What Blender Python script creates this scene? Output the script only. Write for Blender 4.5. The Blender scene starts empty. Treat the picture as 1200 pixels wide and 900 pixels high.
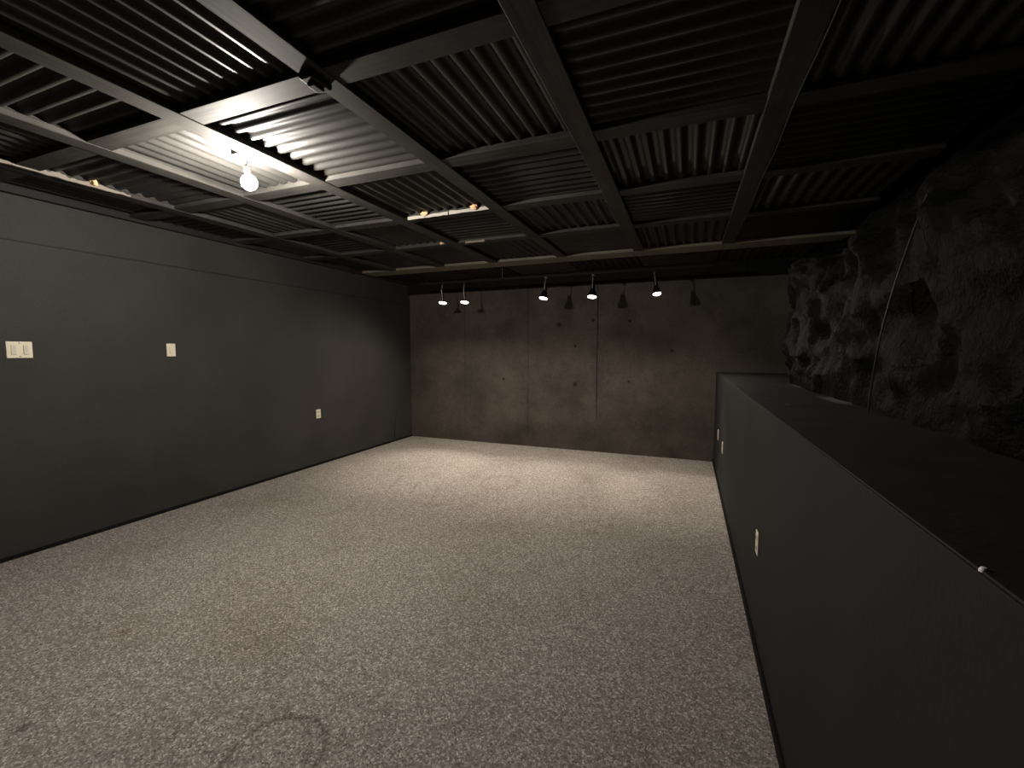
import bpy, bmesh, math, random
from mathutils import Vector, Matrix, noise
random.seed(7)
sc = bpy.context.scene
C = sc.collection

# ------------------------------------------------------------------ helpers
def nm():
    return bmesh.new()

def bx(bm, x0, x1, y0, y1, z0, z1, bev=0.0):
    vs = [bm.verts.new(p) for p in [(x0,y0,z0),(x1,y0,z0),(x1,y1,z0),(x0,y1,z0),(x0,y0,z1),(x1,y0,z1),(x1,y1,z1),(x0,y1,z1)]]
    fs = [bm.faces.new([vs[i] for i in f]) for f in [(0,3,2,1),(4,5,6,7),(0,1,5,4),(1,2,6,5),(2,3,7,6),(3,0,4,7)]]
    if bev:
        es = {e for f in fs for e in f.edges}
        bmesh.ops.bevel(bm, geom=list(es), offset=bev, segments=2, affect='EDGES', profile=0.5)

def lathe(bm, prof, n=24, m=Matrix.Identity(4)):
    # prof: list of (r, z) ; closed with caps where r>0 at the ends
    rings = []
    for r, z in prof:
        if r < 1e-6:
            rings.append([bm.verts.new(m @ Vector((0, 0, z)))])
        else:
            rings.append([bm.verts.new(m @ Vector((r*math.cos(2*math.pi*k/n), r*math.sin(2*math.pi*k/n), z))) for k in range(n)])
    for a, b in zip(rings, rings[1:]):
        for k in range(n):
            k2 = (k+1) % n
            if len(a) == 1 and len(b) == 1: continue
            if len(a) == 1: f = [a[0], b[k2], b[k]]
            elif len(b) == 1: f = [a[k], a[k2], b[0]]
            else: f = [a[k], a[k2], b[k2], b[k]]
            bm.faces.new(f)
    if len(rings[0]) > 1: bm.faces.new(list(reversed(rings[0])))
    if len(rings[-1]) > 1: bm.faces.new(rings[-1])
    bmesh.ops.recalc_face_normals(bm, faces=bm.faces)

def tube(bm, pts, r, n=8):
    pts = [Vector(p) for p in pts]
    rings = []
    for i, p in enumerate(pts):
        d = (pts[min(i+1, len(pts)-1)] - pts[max(i-1, 0)]).normalized()
        u = d.cross(Vector((0.31, 0.2, 0.93))).normalized(); v = d.cross(u)
        rings.append([bm.verts.new(p + r*(math.cos(2*math.pi*k/n)*u + math.sin(2*math.pi*k/n)*v)) for k in range(n)])
    for a, b in zip(rings, rings[1:]):
        for k in range(n):
            bm.faces.new([a[k], a[(k+1) % n], b[(k+1) % n], b[k]])
    bm.faces.new(list(reversed(rings[0]))); bm.faces.new(rings[-1])
    bmesh.ops.recalc_face_normals(bm, faces=bm.faces)

def prism(bm, poly, p0, p1, axis):
    # extrude a 2-D outline (a, z) along 'x' or 'y'
    def P(t, a, z): return (t, a, z) if axis == 'x' else (a, t, z)
    A = [bm.verts.new(P(p0, a, z)) for a, z in poly]
    B = [bm.verts.new(P(p1, a, z)) for a, z in poly]
    n = len(poly)
    bm.faces.new(A); bm.faces.new(list(reversed(B)))
    for k in range(n):
        bm.faces.new([A[k], B[k], B[(k+1) % n], A[(k+1) % n]])
    bmesh.ops.recalc_face_normals(bm, faces=bm.faces)

def obj(name, bm, mat, parent=None, smooth=False):
    me = bpy.data.meshes.new(name)
    bm.to_mesh(me); bm.free()
    me.materials.append(mat)
    if smooth:
        for p in me.polygons: p.use_smooth = True
        me.set_sharp_from_angle(angle=math.radians(38))
    o = bpy.data.objects.new(name, me)
    C.objects.link(o)
    if parent: o.parent = parent
    return o

def tag(o, label, cat, group=None):
    o['label'] = label; o['category'] = cat
    if group: o['group'] = group
    return o

def thing(name, label, cat, loc=(0,0,0), group=None):
    o = bpy.data.objects.new(name, None); C.objects.link(o)
    o.location = loc; o.empty_display_size = 0.05
    return tag(o, label, cat, group)

def struct(name, bm, mat, smooth=False):
    o = obj(name, bm, mat, None, smooth); o['kind'] = 'structure'
    return o

def copy_tree(src, loc, label):
    r = src.copy(); C.objects.link(r); r.location = loc; r['label'] = label
    for ch in list(src.children):
        c = ch.copy(); C.objects.link(c); c.parent = r
        for g in list(ch.children):
            d = g.copy(); C.objects.link(d); d.parent = c
    return r

# ------------------------------------------------------------------ materials
def new_mat(name):
    m = bpy.data.materials.new(name); m.use_nodes = True
    nt = m.node_tree
    return m, nt, nt.nodes['Principled BSDF']

def N(nt, t, **kw):
    n = nt.nodes.new(t)
    for k, v in kw.items(): setattr(n, k, v)
    return n

def ramp(nt, fac, stops):
    r = N(nt, 'ShaderNodeValToRGB')
    el = r.color_ramp.elements
    while len(el) < len(stops): el.new(0.5)
    for e, (p, c) in zip(el, stops):
        e.position = p; e.color = (*c, 1)
    nt.links.new(fac, r.inputs[0])
    return r.outputs[0]

def mixc(nt, fac, a, b, mode='MIX'):
    m = N(nt, 'ShaderNodeMix', data_type='RGBA', blend_type=mode)
    if isinstance(fac, (int, float)): m.inputs[0].default_value = fac
    else: nt.links.new(fac, m.inputs[0])
    for i, v in ((6, a), (7, b)):
        if isinstance(v, tuple): m.inputs[i].default_value = (*v, 1)
        else: nt.links.new(v, m.inputs[i])
    return m.outputs[2]

def nz(nt, vec, scale, detail=4, rough=0.55, dist=0.0):
    n = N(nt, 'ShaderNodeTexNoise')
    n.inputs['Scale'].default_value = scale; n.inputs['Detail'].default_value = detail
    n.inputs['Roughness'].default_value = rough; n.inputs['Distortion'].default_value = dist
    nt.links.new(vec, n.inputs['Vector'])
    return n.outputs[0]

def mth(nt, op, a, b=None, c=None):
    n = N(nt, 'ShaderNodeMath', operation=op)
    for i, v in enumerate((a, b, c)):
        if v is None: continue
        if isinstance(v, (int, float)): n.inputs[i].default_value = v
        else: nt.links.new(v, n.inputs[i])
    return n.outputs[0]

def smooth_step(nt, val, a, b):
    n = N(nt, 'ShaderNodeMapRange', interpolation_type='SMOOTHSTEP')
    nt.links.new(val, n.inputs[0])
    n.inputs[1].default_value = a; n.inputs[2].default_value = b
    return n.outputs[0]

def dist_to(nt, vec, p, scale=(1, 1, 1)):
    s = N(nt, 'ShaderNodeVectorMath', operation='SUBTRACT'); nt.links.new(vec, s.inputs[0]); s.inputs[1].default_value = p
    m = N(nt, 'ShaderNodeVectorMath', operation='MULTIPLY'); nt.links.new(s.outputs[0], m.inputs[0]); m.inputs[1].default_value = scale
    l = N(nt, 'ShaderNodeVectorMath', operation='LENGTH'); nt.links.new(m.outputs[0], l.inputs[0])
    return l.outputs['Value']

def bump(nt, bsdf, h, strength, distance=0.01):
    b = N(nt, 'ShaderNodeBump'); b.inputs['Strength'].default_value = strength; b.inputs['Distance'].default_value = distance
    nt.links.new(h, b.inputs['Height']); nt.links.new(b.outputs[0], bsdf.inputs['Normal'])

def coords(nt):
    g = N(nt, 'ShaderNodeNewGeometry')
    return g.outputs['Position']

def black_paint(name, lo, hi, rough=0.75, scale=3.0, fine=60, bstr=0.25, spec=0.25):
    m, nt, b = new_mat(name)
    p = coords(nt)
    n1 = nz(nt, p, scale, 6); n2 = nz(nt, p, fine, 3)
    f = mth(nt, 'ADD', mth(nt, 'MULTIPLY', n1, 0.7), mth(nt, 'MULTIPLY', n2, 0.3))
    nt.links.new(ramp(nt, f, [(0.32, lo), (0.68, hi)]), b.inputs['Base Color'])
    b.inputs['Roughness'].default_value = rough
    b.inputs['Specular IOR Level'].default_value = spec
    bump(nt, b, n2, bstr, 0.004)
    return m

def plain(name, col, rough=0.5, metal=0.0, emit=0.0, ecol=None, spec=0.4):
    m, nt, b = new_mat(name)
    p = coords(nt)
    n = nz(nt, p, 40, 2)
    nt.links.new(mixc(nt, n, tuple(c*0.9 for c in col), tuple(min(1, c*1.08) for c in col)), b.inputs['Base Color'])
    b.inputs['Roughness'].default_value = rough; b.inputs['Metallic'].default_value = metal
    b.inputs['Specular IOR Level'].default_value = spec
    if emit:
        b.inputs['Emission Color'].default_value = (*(ecol or col), 1)
        b.inputs['Emission Strength'].default_value = emit
    return m

def floor_material():
    m, nt, b = new_mat('speckled_floor')
    p = coords(nt)
    w = N(nt, 'ShaderNodeTexVoronoi', feature='F1'); w.inputs['Scale'].default_value = 125; nt.links.new(p, w.inputs['Vector'])
    sep = N(nt, 'ShaderNodeSeparateColor'); nt.links.new(w.outputs['Color'], sep.inputs[0])
    w2 = N(nt, 'ShaderNodeTexVoronoi', feature='F1'); w2.inputs['Scale'].default_value = 260; nt.links.new(p, w2.inputs['Vector'])
    sep2 = N(nt, 'ShaderNodeSeparateColor'); nt.links.new(w2.outputs['Color'], sep2.inputs[0])
    f = mth(nt, 'ADD', mth(nt, 'MULTIPLY', sep.outputs[0], 0.58), mth(nt, 'MULTIPLY', sep2.outputs[1], 0.42))
    col = ramp(nt, f, [(0.05, (0.088, 0.076, 0.067)), (0.36, (0.208, 0.186, 0.167)), (0.68, (0.302, 0.273, 0.248)), (0.93, (0.66, 0.615, 0.575))])
    # broad wear and soiling
    big = nz(nt, p, 1.1, 5, 0.6)
    col = mixc(nt, smooth_step(nt, big, 0.45, 0.8), col, (0.80, 0.76, 0.71), 'MULTIPLY')
    mid = nz(nt, p, 5.5, 5, 0.65)
    col = mixc(nt, mth(nt, 'MULTIPLY', smooth_step(nt, mid, 0.5, 0.8), 0.5), col, (0.74, 0.68, 0.62), 'MULTIPLY')
    wob = mth(nt, 'MULTIPLY', mth(nt, 'SUBTRACT', nz(nt, p, 7, 3), 0.5), 0.10)
    # swirl-shaped ring stain in the foreground, rusty ring and small drips further in
    for (px, py, r, wd, c, amt, sc_) in ((-1.38, 1.09, 0.17, 0.022, (0.5, 0.46, 0.43), 0.75, (1, 1.0, 1)),
                                         (-1.52, 1.00, 0.30, 0.015, (0.6, 0.55, 0.5), 0.5, (1, 1.2, 1)),
                                         (-1.95, 4.50, 0.20, 0.035, (0.72, 0.58, 0.42), 0.5, (1, 0.8, 1)),
                                         (-2.30, 4.60, 0.02, 0.07, (0.7, 0.55, 0.4), 0.5, (1, 0.7, 1))):
        d = mth(nt, 'ADD', dist_to(nt, p, (px, py, 0), sc_), wob)
        ring = mth(nt, 'SUBTRACT', 1.0, smooth_step(nt, mth(nt, 'ABSOLUTE', mth(nt, 'SUBTRACT', d, r)), 0.0, wd))
        col = mixc(nt, mth(nt, 'MULTIPLY', ring, amt), col, c, 'MULTIPLY')
    for (px, py, r, c, amt) in ((-2.42, 0.80, 0.045, (0.32, 0.26, 0.27), 0.85), (-2.75, 1.32, 0.06, (0.7, 0.5, 0.3), 0.7)):
        d = mth(nt, 'ADD', dist_to(nt, p, (px, py, 0)), wob)
        blob = mth(nt, 'SUBTRACT', 1.0, smooth_step(nt, d, 0.0, r))
        col = mixc(nt, mth(nt, 'MULTIPLY', blob, amt), col, c, 'MULTIPLY')
    # drag marks in front of the spotlights
    for (px, py) in ((-3.05, 4.05), (-2.75, 4.0), (-2.45, 3.95)):
        rot = N(nt, 'ShaderNodeMapping', vector_type='TEXTURE'); rot.inputs['Location'].default_value = (px, py, 0)
        rot.inputs['Rotation'].default_value = (0, 0, 0.35); nt.links.new(p, rot.inputs['Vector'])
        d = dist_to(nt, rot.outputs[0], (0, 0, 0), (40, 2.6, 1))
        blob = mth(nt, 'SUBTRACT', 1.0, smooth_step(nt, d, 0.3, 1.0))
        col = mixc(nt, mth(nt, 'MULTIPLY', blob, 0.35), col, (0.45, 0.42, 0.42), 'MULTIPLY')
    # pale chalky scuffs along the low wall
    sx = N(nt, 'ShaderNodeSeparateXYZ'); nt.links.new(p, sx.inputs[0])
    edge = smooth_step(nt, sx.outputs[0], -0.02, 0.36)
    sc1 = smooth_step(nt, nz(nt, p, 9, 6, 0.7), 0.52, 0.72)
    col = mixc(nt, mth(nt, 'MULTIPLY', mth(nt, 'MULTIPLY', edge, sc1), 0.5), col, (0.56, 0.54, 0.53))
    nt.links.new(col, b.inputs['Base Color'])
    b.inputs['Roughness'].default_value = 0.85
    b.inputs['Specular IOR Level'].default_value = 0.2
    bump(nt, b, mth(nt, 'ADD', sep.outputs[0], sep2.outputs[1]), 0.3, 0.003)
    return m

def left_wall_material():
    m, nt, b = new_mat('black_painted_wall')
    p = coords(nt)
    n1 = nz(nt, p, 1.6, 6); n2 = nz(nt, p, 70, 3)
    f = mth(nt, 'ADD', mth(nt, 'MULTIPLY', n1, 0.6), mth(nt, 'MULTIPLY', n2, 0.4))
    col = ramp(nt, f, [(0.3, (0.026, 0.0246, 0.0234)), (0.7, (0.044, 0.0415, 0.0393))])
    s = N(nt, 'ShaderNodeSeparateXYZ'); nt.links.new(p, s.inputs[0])
    zz = mth(nt, 'ADD', s.outputs[2], mth(nt, 'MULTIPLY', nz(nt, p, 6, 2), 0.01))
    seam = mth(nt, 'SUBTRACT', 1.0, smooth_step(nt, mth(nt, 'ABSOLUTE', mth(nt, 'SUBTRACT', zz, 2.285)), 0.002, 0.009))
    col = mixc(nt, mth(nt, 'MULTIPLY', seam, 0.75), col, (0.008, 0.007, 0.007))
    nt.links.new(col, b.inputs['Base Color'])
    b.inputs['Roughness'].default_value = 0.7; b.inputs['Specular IOR Level'].default_value = 0.25
    bump(nt, b, n2, 0.25, 0.004)
    return m

def back_wall_material():
    m, nt, b = new_mat('stained_concrete_wall')
    p = coords(nt)
    n1 = nz(nt, p, 1.4, 6, 0.6); n2 = nz(nt, p, 14, 6, 0.7); n3 = nz(nt, p, 60, 3)
    col = ramp(nt, n1, [(0.35, (0.048, 0.042, 0.036)), (0.65, (0.096, 0.082, 0.069))])
    col = mixc(nt, mth(nt, 'MULTIPLY', smooth_step(nt, n2, 0.55, 0.75), 0.5), col, (0.036, 0.031, 0.027))
    col = mixc(nt, mth(nt, 'MULTIPLY', smooth_step(nt, nz(nt, p, 4, 5, 0.7), 0.58, 0.8), 0.4), col, (0.14, 0.10, 0.068))
    col = mixc(nt, 0.35, col, ramp(nt, n3, [(0.3, (0.5, 0.5, 0.5)), (0.7, (1.35, 1.3, 1.25))]), 'MULTIPLY')
    s = N(nt, 'ShaderNodeSeparateXYZ'); nt.links.new(p, s.inputs[0])
    wob = mth(nt, 'MULTIPLY', nz(nt, p, 9, 3), 0.016)
    for x, z0, z1, wd, a in ((-1.222, 0.60, 2.6, 0.012, 0.9), (-2.294, 0.25, 2.0, 0.010, 0.55), (-3.4, 0.2, 2.4, 0.01, 0.3)):
        xx = mth(nt, 'ADD', s.outputs[0], wob)
        line = mth(nt, 'SUBTRACT', 1.0, smooth_step(nt, mth(nt, 'ABSOLUTE', mth(nt, 'SUBTRACT', xx, x)), wd*0.3, wd))
        up = mth(nt, 'MULTIPLY', smooth_step(nt, s.outputs[2], z0-0.25, z0+0.15), line)
        up = mth(nt, 'MULTIPLY', up, smooth_step(nt, nz(nt, p, 5, 2), 0.3, 0.45))
        col = mixc(nt, mth(nt, 'MULTIPLY', up, a), col, (0.006, 0.005, 0.005))
    for x, z, r in ((-1.298, 1.947, 0.032), (-1.56, 1.57, 0.028), (-1.555, 1.0, 0.045), (-0.77, 1.06, 0.028), (-0.776, 1.92, 0.03), (-1.81, 1.89, 0.05), (-2.72, 1.05, 0.03), (-0.2, 1.5, 0.03)):
        d = mth(nt, 'ADD', dist_to(nt, p, (x, 6.44, z), (1, 0, 1)), mth(nt, 'MULTIPLY', mth(nt, 'SUBTRACT', nz(nt, p, 40, 2), 0.5), 0.03))
        blob = mth(nt, 'SUBTRACT', 1.0, smooth_step(nt, d, r*0.4, r))
        col = mixc(nt, mth(nt, 'MULTIPLY', blob, 0.85), col, (0.010, 0.007, 0.005))
    nt.links.new(col, b.inputs['Base Color'])
    b.inputs['Roughness'].default_value = 0.8; b.inputs['Specular IOR Level'].default_value = 0.2
    bump(nt, b, n2, 0.35, 0.01)
    return m

def rock_material():
    m, nt, b = new_mat('black_painted_rock')
    p = coords(nt)
    n1 = nz(nt, p, 5, 8, 0.7); n2 = nz(nt, p, 40, 4)
    col = ramp(nt, n1, [(0.42, (0.0010, 0.0009, 0.0010)), (0.62, (0.0024, 0.0021, 0.0022)), (0.78, (0.03, 0.027, 0.026))])
    nt.links.new(col, b.inputs['Base Color'])
    b.inputs['Roughness'].default_value = 0.62; b.inputs['Specular IOR Level'].default_value = 0.07
    bump(nt, b, mth(nt, 'ADD', n1, mth(nt, 'MULTIPLY', n2, 0.4)), 0.6, 0.03)
    return m

def highlit_ledge_material():
    m, nt, b = new_mat('black_ledge_with_highlight')
    p = coords(nt)
    n1 = nz(nt, p, 3.2, 6, 0.65)
    col = ramp(nt, n1, [(0.4, (0.006, 0.006, 0.006)), (0.62, (0.012, 0.011, 0.011)), (0.75, (0.05, 0.045, 0.042))])
    for (px, py, rx, ry, a) in ((0.80, 3.05, 0.07, 0.30, 0.8), (0.83, 4.15, 0.06, 0.22, 0.6), (0.50, 2.7, 0.02, 0.05, 0.5)):  # pale patches: the highlight at the ledge's rear painted into the colour
        d = mth(nt, 'ADD', dist_to(nt, p, (px, py, KT), (1/rx, 1/ry, 0)), mth(nt, 'MULTIPLY', mth(nt, 'SUBTRACT', nz(nt, p, 12, 4), 0.5), 1.6))
        blob = mth(nt, 'SUBTRACT', 1.0, smooth_step(nt, d, 0.2, 1.0))
        col = mixc(nt, mth(nt, 'MULTIPLY', blob, a), col, (0.22, 0.19, 0.17))
    nt.links.new(col, b.inputs['Base Color'])
    b.inputs['Roughness'].default_value = 0.6
    bump(nt, b, nz(nt, p, 50, 3), 0.3, 0.004)
    return m

def beam_material(name, axis):
    # black paint over steel with brushed lines along the length
    m, nt, b = new_mat(name)
    p = coords(nt)
    mp = N(nt, 'ShaderNodeMapping'); nt.links.new(p, mp.inputs['Vector'])
    mp.inputs['Scale'].default_value = (1.5, 60, 60) if axis == 'x' else (60, 1.5, 60)
    g = nz(nt, mp.outputs[0], 1.0, 3)
    n1 = nz(nt, p, 6, 5, 0.6)
    f = mth(nt, 'ADD', mth(nt, 'MULTIPLY', g, 0.55), mth(nt, 'MULTIPLY', n1, 0.45))
    col = ramp(nt, f, [(0.34, (0.022, 0.021, 0.019)), (0.66, (0.050, 0.047, 0.043))])
    nt.links.new(col, b.inputs['Base Color'])
    b.inputs['Roughness'].default_value = 0.7; b.inputs['Specular IOR Level'].default_value = 0.15
    bump(nt, b, g, 0.2, 0.003)
    return m

KT = 1.215
M_floor = floor_material()
M_left = left_wall_material()
M_back = back_wall_material()
M_rock = rock_material()
M_ledge = highlit_ledge_material()
M_knee = black_paint('black_low_wall', (0.0068, 0.0073, 0.0077), (0.0145, 0.0152, 0.0158), 0.75, 1.8, 80, 0.2)
M_deep = black_paint('matte_black', (0.006, 0.006, 0.006), (0.013, 0.012, 0.012), 0.9, 4, 60, 0.2, 0.1)
M_trim = black_paint('black_trim', (0.010, 0.010, 0.010), (0.020, 0.019, 0.018), 0.7, 4, 60, 0.2)
M_beam_y = beam_material('painted_beam_lengthwise', 'y')
M_beam_x = beam_material('painted_beam_crosswise', 'x')
M_sheet = black_paint('painted_corrugated_steel', (0.019, 0.0185, 0.0172), (0.030, 0.029, 0.027), 0.42, 3, 45, 0.05, 0.14)
M_girder = black_paint('tan_girder', (0.11, 0.096, 0.075), (0.19, 0.166, 0.13), 0.75, 3, 50, 0.3)  # mottled tan, paler than the joists and cross pieces
M_black_metal = plain('black_lamp_metal', (0.008, 0.008, 0.012), 0.35, 0.2)
M_rod = plain('grey_steel_rod', (0.30, 0.29, 0.27), 0.4, 0.5)
M_rail = plain('grey_black_rail', (0.010, 0.010, 0.010), 0.7, spec=0.15)
M_plate = plain('ivory_plastic', (0.74, 0.68, 0.54), 0.4)
M_plate_dim = plain('worn_ivory_plastic', (0.60, 0.56, 0.47), 0.5)
M_slot = plain('dark_slot', (0.03, 0.028, 0.025), 0.7)
M_bulb = plain('lit_bulb_glass', (1.0, 0.95, 0.88), 0.3, 0, 2150, (1.0, 0.92, 0.82))
M_lens = plain('lit_lamp_lens', (1.0, 0.95, 0.85), 0.3, 0, 7.0, (1.0, 0.94, 0.84))
M_socket = plain('dark_socket', (0.05, 0.045, 0.04), 0.5)
M_bare = plain('bare_pale_strip', (0.34, 0.32, 0.28), 0.5)
M_foam = plain('orange_tan_foam', (0.78, 0.50, 0.28), 0.9)
M_ragged = plain('ragged_pale_mortar', (0.20, 0.175, 0.15), 0.9)
M_cable = plain('grey_cable', (0.025, 0.024, 0.023), 0.5)
M_white = plain('white_fleck', (0.85, 0.85, 0.85), 0.5, emit=0)

# ------------------------------------------------------------------ room shell
XL, XK, XR, YB, YF = -4.47, 0.36, 1.95, 6.44, -2.6
ZB, ZT = 2.62, 2.76           # underside of the joists, underside of the slab
b = nm(); bx(b, XL-0.2, XR+0.2, YF-0.2, YB+0.2, -0.15, 0.0); struct('floor', b, M_floor)
b = nm(); bx(b, XL-0.2, XR+0.2, YF-0.2, YB+0.2, ZT, ZT+0.15); struct('ceiling', b, M_deep)
b = nm(); bx(b, XL-0.2, XL, YF-0.2, YB+0.2, 0.0, ZT); struct('wall_left', b, M_left)
b = nm(); bx(b, XL, XR+0.2, YB, YB+0.2, 0.0, ZT); struct('wall_back', b, M_back)
b = nm(); bx(b, XL, XR+0.2, YF-0.2, YF, 0.0, ZT); struct('wall_front', b, M_left)
# plain black board giving the dark band along the top of the back wall
b = nm(); bx(b, XL, XR, YB-0.05, YB, 2.45, ZT, 0.004); struct('trim_1', b, M_deep)
# black top plate along the left wall
b = nm(); bx(b, XL, XL+0.05, YF, YB-0.05, 2.60, ZT, 0.004); struct('trim_2', b, M_trim)

# low wall with a ledge, rough rock face behind it
KT = 1.215
b = nm(); bx(b, XK, XK+1.1, YF, YB, 0.0, KT-0.004, 0.002); o = struct('wall_right_lower', b, M_knee); o.name = 'wall_right'
b = nm()
nx, ny = 16, 120
g = [[None]*(ny+1) for _ in range(nx+1)]
for i in range(nx+1):
    for j in range(ny+1):
        x = XK + 0.004 + 1.08*i/nx; y = YF + (YB-YF)*j/ny
        z = KT + (0.002*noise.noise((x*6, y*6, 0)) if 0 < i else 0)
        g[i][j] = b.verts.new((x, y, z))
for i in range(nx):
    for j in range(ny):
        b.faces.new([g[i][j], g[i+1][j], g[i+1][j+1], g[i][j+1]])
ext = bmesh.ops.extrude_face_region(b, geom=list(b.faces))
for v in [e for e in ext['geom'] if isinstance(e, bmesh.types.BMVert)]: v.co.z = KT - 0.02
bmesh.ops.recalc_face_normals(b, faces=b.faces)
struct('trim_3', b, M_ledge)

b = nm()
prof = [(0.86, 1.10), (0.84, 1.35), (0.82, 1.6), (0.83, 1.85), (0.85, 2.05), (0.87, 2.17), (0.97, 2.25), (1.12, 2.30), (1.30, 2.33), (1.40, 2.45), (1.44, 2.76)]
def prof_at(t):
    s = t*(len(prof)-1); k = min(int(s), len(prof)-2); f = s-k
    return Vector((prof[k][0]*(1-f)+prof[k+1][0]*f, 0, prof[k][1]*(1-f)+prof[k+1][1]*f))
nu, nv = 90, 300
rows = []
for i in range(nu+1):
    row = []
    for j in range(nv+1):
        y = YF + (YB-YF)*j/nv
        p = prof_at(i/nu); p.y = y
        q = Vector((0, y*1.1, p.z*1.3))
        a = noise.fractal(q*1.6, 1.0, 2.0, 5)*0.085 + noise.fractal(q*7 + Vector((3, 1, 5)), 0.9, 2.1, 4)*0.022
        r = abs(noise.noise(q*2.6 + Vector((9, 2, 0))))
        a += (0.5-r)*0.09
        amp = min(1.0, max(0.35, (p.z-1.1)/0.25)) * (1 if i < nu*0.9 else 0.2)
        p.x -= a*amp*(1.0 if p.z < 2.2 else 0.5)
        e = min(1.0, max(0.0, (y-4.2)/2.2)); p.x += 0.42*e*e*(3-2*e)
        if 1.9 < p.z < 2.5: p.z += 0.10*noise.noise((y*0.9, 4.2, 0)) + 0.05*noise.noise((y*3.1, 1.2, 2))
        row.append(b.verts.new(p))
    rows.append(row)
for i in range(nu):
    for j in range(nv):
        b.faces.new([rows[i][j], rows[i][j+1], rows[i+1][j+1], rows[i+1][j]])
bmesh.ops.recalc_face_normals(b, faces=b.faces)
o = struct('wall_right_upper', b, M_rock, True)
b = nm(); bx(b, XR, XR+0.2, YF-0.2, YB+0.2, 0.0, ZT); struct('wall_right_outer', b, M_deep)

# baseboards: thin black strips
b = nm(); bx(b, XK-0.012, XK, YF, YB, 0.0, 0.045, 0.003); struct('baseboard_right', b, M_deep)
b = nm(); bx(b, XL, XL+0.008, YF, YB, 0.0, 0.03, 0.002); struct('baseboard_left', b, M_deep)

# ------------------------------------------------------------------ ceiling grid
JOISTS = [(-3.95, -3.83, 'first ceiling joist out from the left wall, with ragged pale mortar on it'),
          (-3.17, -3.05, 'second ceiling joist out from the left wall, pale-edged, left of the bare bulb'),
          (-2.40, -2.275, 'ceiling joist the bare bulb hangs from, brightly lit underneath'),
          (-1.50, -1.385, 'ceiling joist right of the bulb, running beside the bright corrugated panel'),
          (-0.60, -0.485, 'dim ceiling joist near the middle of the ceiling, second one right of the bulb'),
          (0.30, 0.42, 'almost black ceiling joist above the low right wall, with a thin cable along it')]
GY0, GY1 = 5.20, 5.50
for x0, x1, lab in JOISTS:
    c = (x0+x1)/2; w = (x1-x0)/2
    # rolled channel: wide bottom flange with turned lips, web box above
    poly = [(c-w, ZB+0.004), (c-w+0.004, ZB), (c+w-0.004, ZB), (c+w, ZB+0.004), (c+w, ZB+0.03), (c+w-0.006, ZB+0.036), (c+w-0.006, ZT), (c-w+0.006, ZT), (c-w+0.006, ZB+0.036), (c-w, ZB+0.03)]
    b = nm(); prism(b, poly, YF, GY0, 'y')
    tag(obj('ceiling_joist', b, M_beam_y), lab, 'beam', 'lengthwise ceiling joists')

b = nm()
prism(b, [(GY0, ZB+0.006), (GY0+0.006, ZB), (GY1-0.006, ZB), (GY1, ZB+0.006), (GY1, ZB+0.03), (GY1-0.1, ZB+0.04), (GY1-0.1, ZT), (GY0+0.1, ZT), (GY0+0.1, ZB+0.04), (GY0, ZB+0.03)], XL+0.05, XR-0.05, 'x')
tag(obj('ceiling_girder', b, M_girder), 'wide tan steel girder crossing the ceiling just before the back wall spotlights', 'beam')

ORD = ['first', 'second', 'third', 'fourth', 'fifth', 'sixth', 'seventh']
ROWS = [(1.43, 1.55), (2.335, 2.455), (3.24, 3.36), (4.15, 4.27)]
edges = [XL+0.05] + [v for j in JOISTS for v in (j[0]+0.006, j[1]-0.006)] + [1.30]
BAYS = [(edges[2*k], edges[2*k+1]) for k in range(len(JOISTS)+1)]
for r, (y0, y1) in enumerate(ROWS):
    for k, (x0, x1) in enumerate(BAYS):
        b = nm()
        z0 = ZB + 0.004
        prism(b, [(y0, z0+0.003), (y0+0.003, z0), (y1-0.003, z0), (y1, z0+0.003), (y1, z0+0.03), (y1-0.006, z0+0.036), (y1-0.006, ZT), (y0+0.006, ZT), (y0+0.006, z0+0.036), (y0, z0+0.03)], x0, x1, 'x')
        tag(obj('cross_piece', b, M_beam_x), 'black cross piece between joists, %s bay from left wall, %s row from the camera' % (ORD[k], ORD[r]), 'crossbeam', 'cross pieces between the joists')

# corrugated steel panels filling the cells, flutes turning direction cell by cell
YCELL = [(-0.45, 1.43), (1.55, 2.335), (2.455, 3.24), (3.36, 4.15), (4.27, 5.20), (5.402, 6.39)]
def corrugated(x0, x1, y0, y1, along):
    b = nm()
    pitch, amp, zc = 0.088, 0.011, 2.662
    L = (x1-x0) if along == 'y' else (y1-y0)
    n = int(L/pitch*12)
    th = 0.0015
    lo = []
    for i in range(n+1):
        t = L*i/n
        s = math.sin(2*math.pi*t/pitch)
        s = max(-1, min(1, s*1.25))
        z = zc + amp*s
        if along == 'y': lo.append(((x0+t, y0, z), (x0+t, y1, z)))
        else: lo.append(((x0, y0+t, z), (x1, y0+t, z)))
    V = [[b.verts.new(p) for p in pr] + [b.verts.new((p[0], p[1], p[2]+th)) for p in pr] for pr in lo]
    for A, B in zip(V, V[1:]):
        b.faces.new([A[0], A[1], B[1], B[0]]); b.faces.new([A[2], B[2], B[3], A[3]])
        b.faces.new([A[0], B[0], B[2], A[2]]); b.faces.new([A[1], A[3], B[3], B[1]])
    b.faces.new([V[0][0], V[0][2], V[0][3], V[0][1]]); b.faces.new([V[-1][0], V[-1][1], V[-1][3], V[-1][2]])
    bmesh.ops.recalc_face_normals(b, faces=b.faces)
    return b
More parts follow.
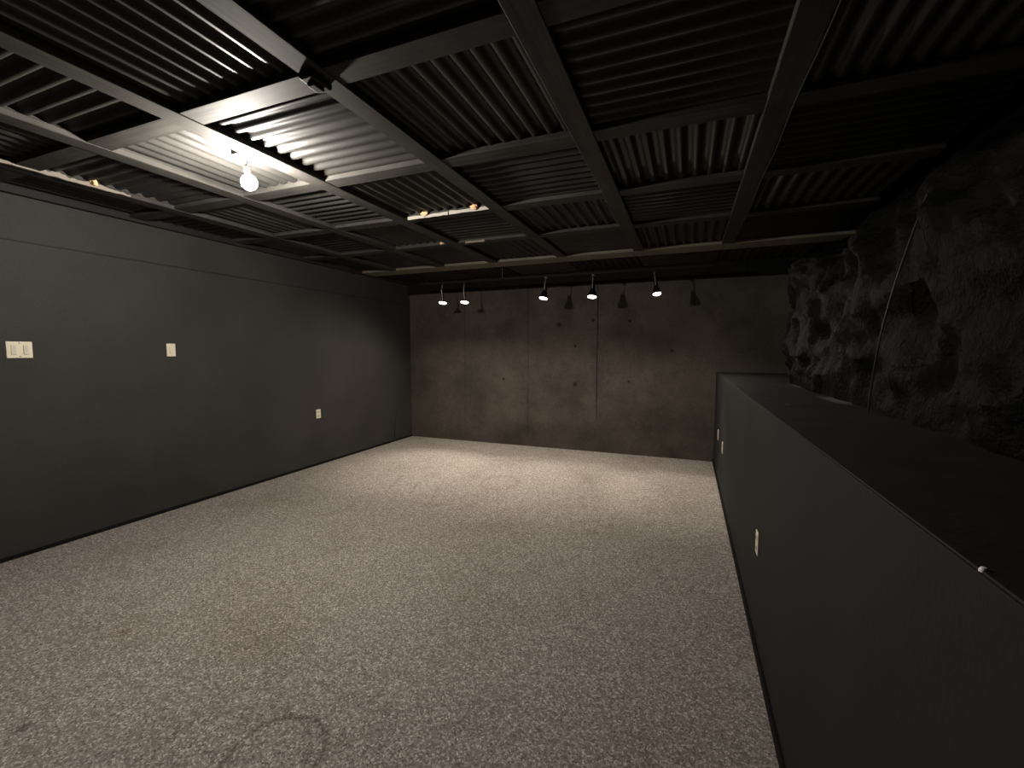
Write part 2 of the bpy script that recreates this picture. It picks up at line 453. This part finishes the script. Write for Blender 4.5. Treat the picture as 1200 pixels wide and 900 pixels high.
for r, (y0, y1) in enumerate(YCELL):
    for k, (x0, x1) in enumerate(BAYS):
        along = 'y' if (k + r) % 2 == 1 else 'x'
        if r == 5 and k > 0: x0 = x0 - 0.103
        o = obj('corrugated_panel', corrugated(x0, x1, y0, y1, along), M_sheet, None, True)
        lab = 'corrugated steel ceiling panel, %s bay from left wall, %s row from the camera' % (ORD[k], ORD[r])
        if (r, k) == (1, 3): lab = 'brightest corrugated steel ceiling panel, just right of the bare bulb'
        if (r, k) == (0, 3): lab = 'dark corrugated ceiling panel with bright streaks on its flutes, above the bulb'
        tag(o, lab, 'ceiling panel', 'corrugated ceiling panels')

# black box added in place of a small gap shadow under the joist
b = nm(); bx(b, -1.49, -1.42, 1.40, 1.52, ZB-0.03, ZB+0.002, 0.01); bx(b, -1.475, -1.435, 1.43, 1.49, ZB-0.045, ZB-0.028, 0.006)
t = thing('shadow_patch_box', 'added black box standing in for a small shadow under the joist right of the bulb', 'shadow stand-in', (0, 0, 0))
obj('box', b, M_trim, t)

# bare strips and foam crumbs on the cross pieces
def strip(name, x0, x1, y, z0, z1, lab, m):
    b = nm(); n = max(4, int((x1-x0)/0.04)); A = []; B = []
    poly_t = []; poly_b = []
    for i in range(n+1):
        x = x0 + (x1-x0)*i/n
        poly_t.append((x, z1 + random.uniform(-0.004, 0.003))); poly_b.append((x, z0 + random.uniform(-0.002, 0.002)))
    prism(b, poly_b + list(reversed(poly_t)), y-0.006, y+0.002, 'y')
    return tag(obj(name, b, m), lab, 'strip')
strip('bare_strip', -2.25, -1.86, 3.24, 2.612, 2.638, 'left half of pale bare strip on third cross piece, beyond the bright panel', M_bare)
strip('bare_strip', -1.85, -1.49, 3.24, 2.614, 2.640, 'right half of pale bare strip on third cross piece, beyond the bright panel', M_bare)
strip('bare_strip', -2.18, -1.96, 4.15, 2.612, 2.632, 'short dull bare strip on the fourth cross piece, left end', M_girder)
def crumbs(x, y, z, n, lab, s=1.0):
    b = nm()
    m = Matrix.Translation((x, y, z)) @ Matrix.Scale(s, 4)
    bmesh.ops.create_icosphere(b, subdivisions=3, radius=0.024, matrix=m)
    for v in b.verts:
        d = v.co - Vector((x, y, z))
        f = 1 + 0.7*noise.noise(v.co*45) + 0.3*noise.noise(v.co*110)
        v.co = Vector((x, y, z)) + Vector((d.x*f*1.2, d.y*f*0.7, d.z*f*0.75))
    return tag(obj('foam_lump', b, M_foam, None, True), lab, 'foam')
crumbs(-2.08, 3.218, 2.640, 1, 'left orange foam lump on the pale bare strip')
crumbs(-1.61, 3.216, 2.642, 1, 'right orange foam lump on the pale bare strip', 1.05)
crumbs(-2.46, 4.142, 2.640, 1, 'small foam lump on the fourth cross piece left of the joist line', 0.75)

# ragged pale mortar along the first joist
b = nm()
n = 70; top = []; bot = []
for i in range(n+1):
    y = 1.18 + 0.85*i/n
    e = math.sin(math.pi*i/n)**0.5
    h = 0.020*e*(0.4+0.6*i/n) + 0.020*e*noise.noise((y*9, 0, 0)) + 0.016*e*noise.noise((y*40, 3, 0))
    bot.append((y, ZB+0.002 - 0.008*e + 0.006*noise.noise((y*20, 7, 0)))); top.append((y, ZB+0.006+max(0.004, h)))
prism(b, bot + list(reversed(top)), -3.832, -3.812, 'x')
tag(obj('mortar_smear', b, M_ragged), 'ragged pale mortar smear on the joist nearest the left wall', 'mortar')
crumbs(-3.806, 1.81, 2.642, 1, 'orange foam lump at the end of the ragged mortar smear', 1.1)

# ------------------------------------------------------------------ the bare bulb
BL = Vector((-2.44, 1.911, 2.4915))
t = thing('hanging_bulb', 'glowing bare light bulb hanging under a ceiling joist at upper left', 'light bulb', tuple(BL))
up = (Vector((-2.455, 1.905, 2.595)) - BL).normalized()
rot = up.to_track_quat('Z', 'Y').to_matrix().to_4x4()
b = nm()
lathe(b, [(0, -0.044), (0.015, -0.042), (0.030, -0.033), (0.040, -0.018), (0.044, 0.0), (0.041, 0.015), (0.032, 0.029), (0.021, 0.039), (0.014, 0.046)], 32, rot)
obj('globe', b, M_bulb, t, True)
b = nm(); lathe(b, [(0.0135, 0.0465), (0.0145, 0.05), (0.0145, 0.062), (0.018, 0.066), (0.018, 0.092), (0.010, 0.098)], 20, rot); obj('socket', b, M_socket, t)
b = nm(); e0 = up*0.125; tube(b, [e0-up*0.03, e0-up*0.02+Vector((0.02, 0, 0)), Vector((-2.43, 1.90, 2.612))-BL], 0.006); obj('arm', b, M_black_metal, t)
b = nm(); bx(b, -2.45-BL.x, -2.399-BL.x, 1.81-BL.y, 1.99-BL.y, 2.612-BL.z, 2.645-BL.z, 0.005); obj('mounting_box', b, M_socket, t)
b = nm(); bx(b, -2.412-BL.x, -2.394-BL.x, 1.955-BL.y, 1.985-BL.y, 2.612-BL.z, 2.622-BL.z, 0.003); o = obj('clip', b, M_rod, t); o['label'] = 'bright metal clip'

# ------------------------------------------------------------------ spotlights on a rail before the back wall
YS = 5.64
b = nm(); prism(b, [(YS-0.018, 2.468), (YS+0.018, 2.468), (YS+0.018, 2.495), (YS+0.006, 2.5), (YS-0.006, 2.5), (YS-0.018, 2.495)], -3.75, 0.25, 'x')
t = thing('lighting_rail', 'thin black rail under the ceiling that the five spotlights hang from', 'track', (0, 0, 0))
obj('rail', b, M_rail, t)
for x in (-3.6, -2.4, -1.0, 0.15):
    b = nm(); tube(b, [(x, YS, 2.498), (x, YS, 2.60), (x, YS, 2.652)], 0.006); obj('hanger', b, M_black_metal, t)

TILT = math.radians(11); BEAM = math.radians(21)
def make_spot(label, loc, slim=False):
    t = thing('spotlight', label, 'spotlight', loc, 'spotlights before the back wall')
    # origin at the lens centre; the head leans so that its beam points towards the camera side
    R = Matrix.Rotation(-TILT, 4, 'X')
    b = nm(); lathe(b, [(0.0, -0.006), (0.03, -0.006), (0.050, -0.003), (0.055, 0.003), (0.055, 0.012)], 32, R); obj('lens', b, M_lens, t, True)
    shell = [(0.057, 0.009), (0.059, 0.016), (0.054, 0.04), (0.038, 0.075), (0.027, 0.095), (0.025, 0.15), (0.018, 0.158)]
    if slim: shell = [(0.057, 0.009), (0.058, 0.016), (0.050, 0.026), (0.020, 0.036), (0.010, 0.05), (0.009, 0.13), (0.006, 0.135)]
    b = nm(); lathe(b, shell, 32, R); obj('housing', b, M_black_metal, t, True)
    j = R @ Vector((0, 0, 0.06 if slim else 0.13))
    b = nm(); tube(b, [j + Vector((0, -0.012 if slim else -0.03, -0.015)), Vector((0, -0.028, 0.19)), Vector((0, -0.004, 0.262))], 0.0065); o = obj('rod', b, M_rod, t, True); o['label'] = 'grey metal rod'
    b = nm(); bx(b, -0.022, 0.022, -0.02, 0.02, 0.262, 0.288, 0.004); obj('rail_clamp', b, M_black_metal, t)
    return t
SPOTS = [(-3.345, 2.19, 'leftmost of the five small lit spotlights before the back wall', 0),
         (-2.985, 2.185, 'second spotlight from the left, close beside the leftmost one', 0),
         (-1.805, 2.19, 'middle spotlight of the five before the back wall, slightly tilted', 8),
         (-1.155, 2.18, 'fourth spotlight from the left, in front of the dark wall joint', 3),
         (-0.365, 2.18, 'rightmost of the five small lit spotlights before the back wall', -8)]
protos = {}
for x, z, lab, roll in SPOTS:
    loc = (x, YS, z)
    slim = x < -2.5
    if slim not in protos: protos[slim] = s = make_spot(lab, loc, slim)
    else: s = copy_tree(protos[slim], loc, lab)
    s.rotation_euler = (0, math.radians(roll), 0)
    if roll < 0: s.scale = (0.85, 0.85, 1)
for s in [o for o in C.objects if o.name.startswith('spotlight')]:
    L = bpy.data.lights.new('spot_beam', 'SPOT'); L.energy = 76; L.color = (1.0, 0.90, 0.73)
    L.spot_size = math.radians(56); L.spot_blend = 0.65; L.shadow_soft_size = 0.045
    lo = bpy.data.objects.new('spot_beam', L); C.objects.link(lo); lo.parent = s
    d = (Matrix.Rotation(-BEAM, 4, 'X') @ Vector((0, 0, -1, 0))).to_3d()
    lo.location = d*0.03
    lo.rotation_euler = d.to_track_quat('-Z', 'Y').to_euler()
    L2 = bpy.data.lights.new('spot_spill', 'SPOT'); L2.energy = 58; L2.color = (1.0, 0.88, 0.74)
    L2.spot_size = math.radians(172); L2.spot_blend = 1.0; L2.shadow_soft_size = 0.045
    l2 = bpy.data.objects.new('spot_spill', L2); C.objects.link(l2); l2.parent = s
    l2.location = d*0.03; l2.rotation_euler = lo.rotation_euler

# ------------------------------------------------------------------ switches and outlets
def plate_bm(w, h, d=0.006):
    b = nm(); bx(b, 0, d, -w/2, w/2, -h/2, h/2, 0.0025); return b
t = thing('light_switch', 'ivory double switch plate on the left wall at the far left', 'switch', (XL, 1.625, 1.505))
obj('plate', plate_bm(0.135, 0.118), M_plate, t)
for y in (-0.032, 0.032):
    b = nm(); bx(b, 0.0055, 0.012, y-0.013, y+0.013, -0.033, 0.033, 0.002); obj('rocker', b, M_plate_dim, t)
for z in (0.048, -0.048):
    b = nm(); lathe(b, [(0.004, 0.005), (0.0035, 0.0072)], 10, Matrix.Translation((0, 0.0, z)) @ Matrix.Rotation(math.pi/2, 4, 'Y')); obj('screw', b, M_slot, t)
t = thing('light_switch', 'narrow ivory switch plate on the left wall, midway along', 'switch', (XL, 2.625, 1.505))
obj('plate', plate_bm(0.075, 0.118), M_plate, t)
b = nm(); bx(b, 0.0055, 0.012, -0.014, 0.014, -0.033, 0.033, 0.002); obj('rocker', b, M_plate, t)

def outlet(label, loc, flip, mat):
    t = thing('wall_outlet', label, 'outlet', loc)
    if flip: t.rotation_euler = (0, 0, math.pi)
    obj('plate', plate_bm(0.072, 0.116), mat, t)
    for z in (0.026, -0.026):
        b = nm(); bx(b, 0.0055, 0.009, -0.017, 0.017, z-0.014, z+0.014, 0.003); r = obj('receptacle', b, M_plate_dim, t)
        b = nm(); bx(b, 0.0085, 0.0096, -0.008, -0.005, z-0.006, z+0.007); obj('slot', b, M_slot, r)
        b = nm(); bx(b, 0.0085, 0.0096, 0.005, 0.008, z-0.005, z+0.006); obj('slot', b, M_slot, r)
    return t
outlet('ivory wall outlet low on the left wall near the far corner', (XL, 4.35, 0.675), False, M_plate)
outlet('outlet on the low right wall, farthest from the camera', (XK, 5.58, 0.523), True, M_plate)
outlet('outlet on the low right wall, just nearer than the farthest one', (XK, 4.90, 0.512), True, M_plate)
outlet('outlet low on the right wall, nearest to the camera', (XK, 2.485, 0.522), True, M_plate)

# ------------------------------------------------------------------ small bits
b = nm(); lathe(b, [(0.005, 0.0), (0.005, 0.003), (0.003, 0.006), (0, 0.007)], 14, Matrix.Translation((XK+0.007, 0.742, KT-0.003)))
tag(obj('screw_cap', b, M_white, None, True), 'tiny white cap on the front edge of the right ledge', 'cap')
b = nm(); tube(b, [(0.78 - 0.03*math.sin(k/12*3.1), 2.05 + 0.42*k/12, 2.06 - 0.85*k/12) for k in range(13)], 0.0035, 6)
tag(obj('hanging_cable', b, M_cable, None, True), 'thin grey cable running down the black rock face to the ledge', 'cable')
b = nm(); tube(b, [(0.42 + 0.004*math.sin(k*0.9), 1.6 + 3.0*k/20, ZB-0.003) for k in range(21)], 0.003, 6)
tag(obj('ceiling_cable', b, M_cable, None, True), 'thin cable along the black ceiling joist above the right ledge', 'cable')
b = nm(); tube(b, [(XL+0.012, 5.93, 0.002), (XL+0.012, 5.94, 0.2), (XL+0.012, 5.98, 0.40), (XL+0.012, 6.02, 0.5)], 0.005, 6)
tag(obj('cable_stub', b, M_cable, None, True), 'short cable end on the left wall by the far corner', 'cable')

# ------------------------------------------------------------------ world, camera, view
w = bpy.data.worlds.new('room_dark'); sc.world = w; w.use_nodes = True
w.node_tree.nodes['Background'].inputs[0].default_value = (0, 0, 0, 1)
w.node_tree.nodes['Background'].inputs[1].default_value = 0.0

cam = bpy.data.cameras.new('camera'); co = bpy.data.objects.new('camera', cam); C.objects.link(co)
cam.sensor_width = 36.0; cam.lens = 514/1200*36.0; cam.clip_start = 0.02
xw = Vector((0.92859522, 0.0284341, -0.37000328))   # room x axis seen from the camera (right, down, forward)
yw = Vector((0.37109407, -0.07025567, 0.92593376))
zw = Vector((3.33263264e-04, -0.997123684, -0.0757908092))
right = Vector((xw[0], yw[0], zw[0])); down = Vector((xw[1], yw[1], zw[1])); fwd = Vector((xw[2], yw[2], zw[2]))
Mx = Matrix((right, -down, -fwd)).transposed().to_4x4()
Mx.translation = Vector((0, 0, 1.5))
co.matrix_world = Mx
sc.camera = co

sc.view_settings.view_transform = 'Standard'
sc.view_settings.look = 'None'
sc.view_settings.gamma = 1.0
sc.view_settings.use_curve_mapping = False
sc.view_settings.exposure = 0.0
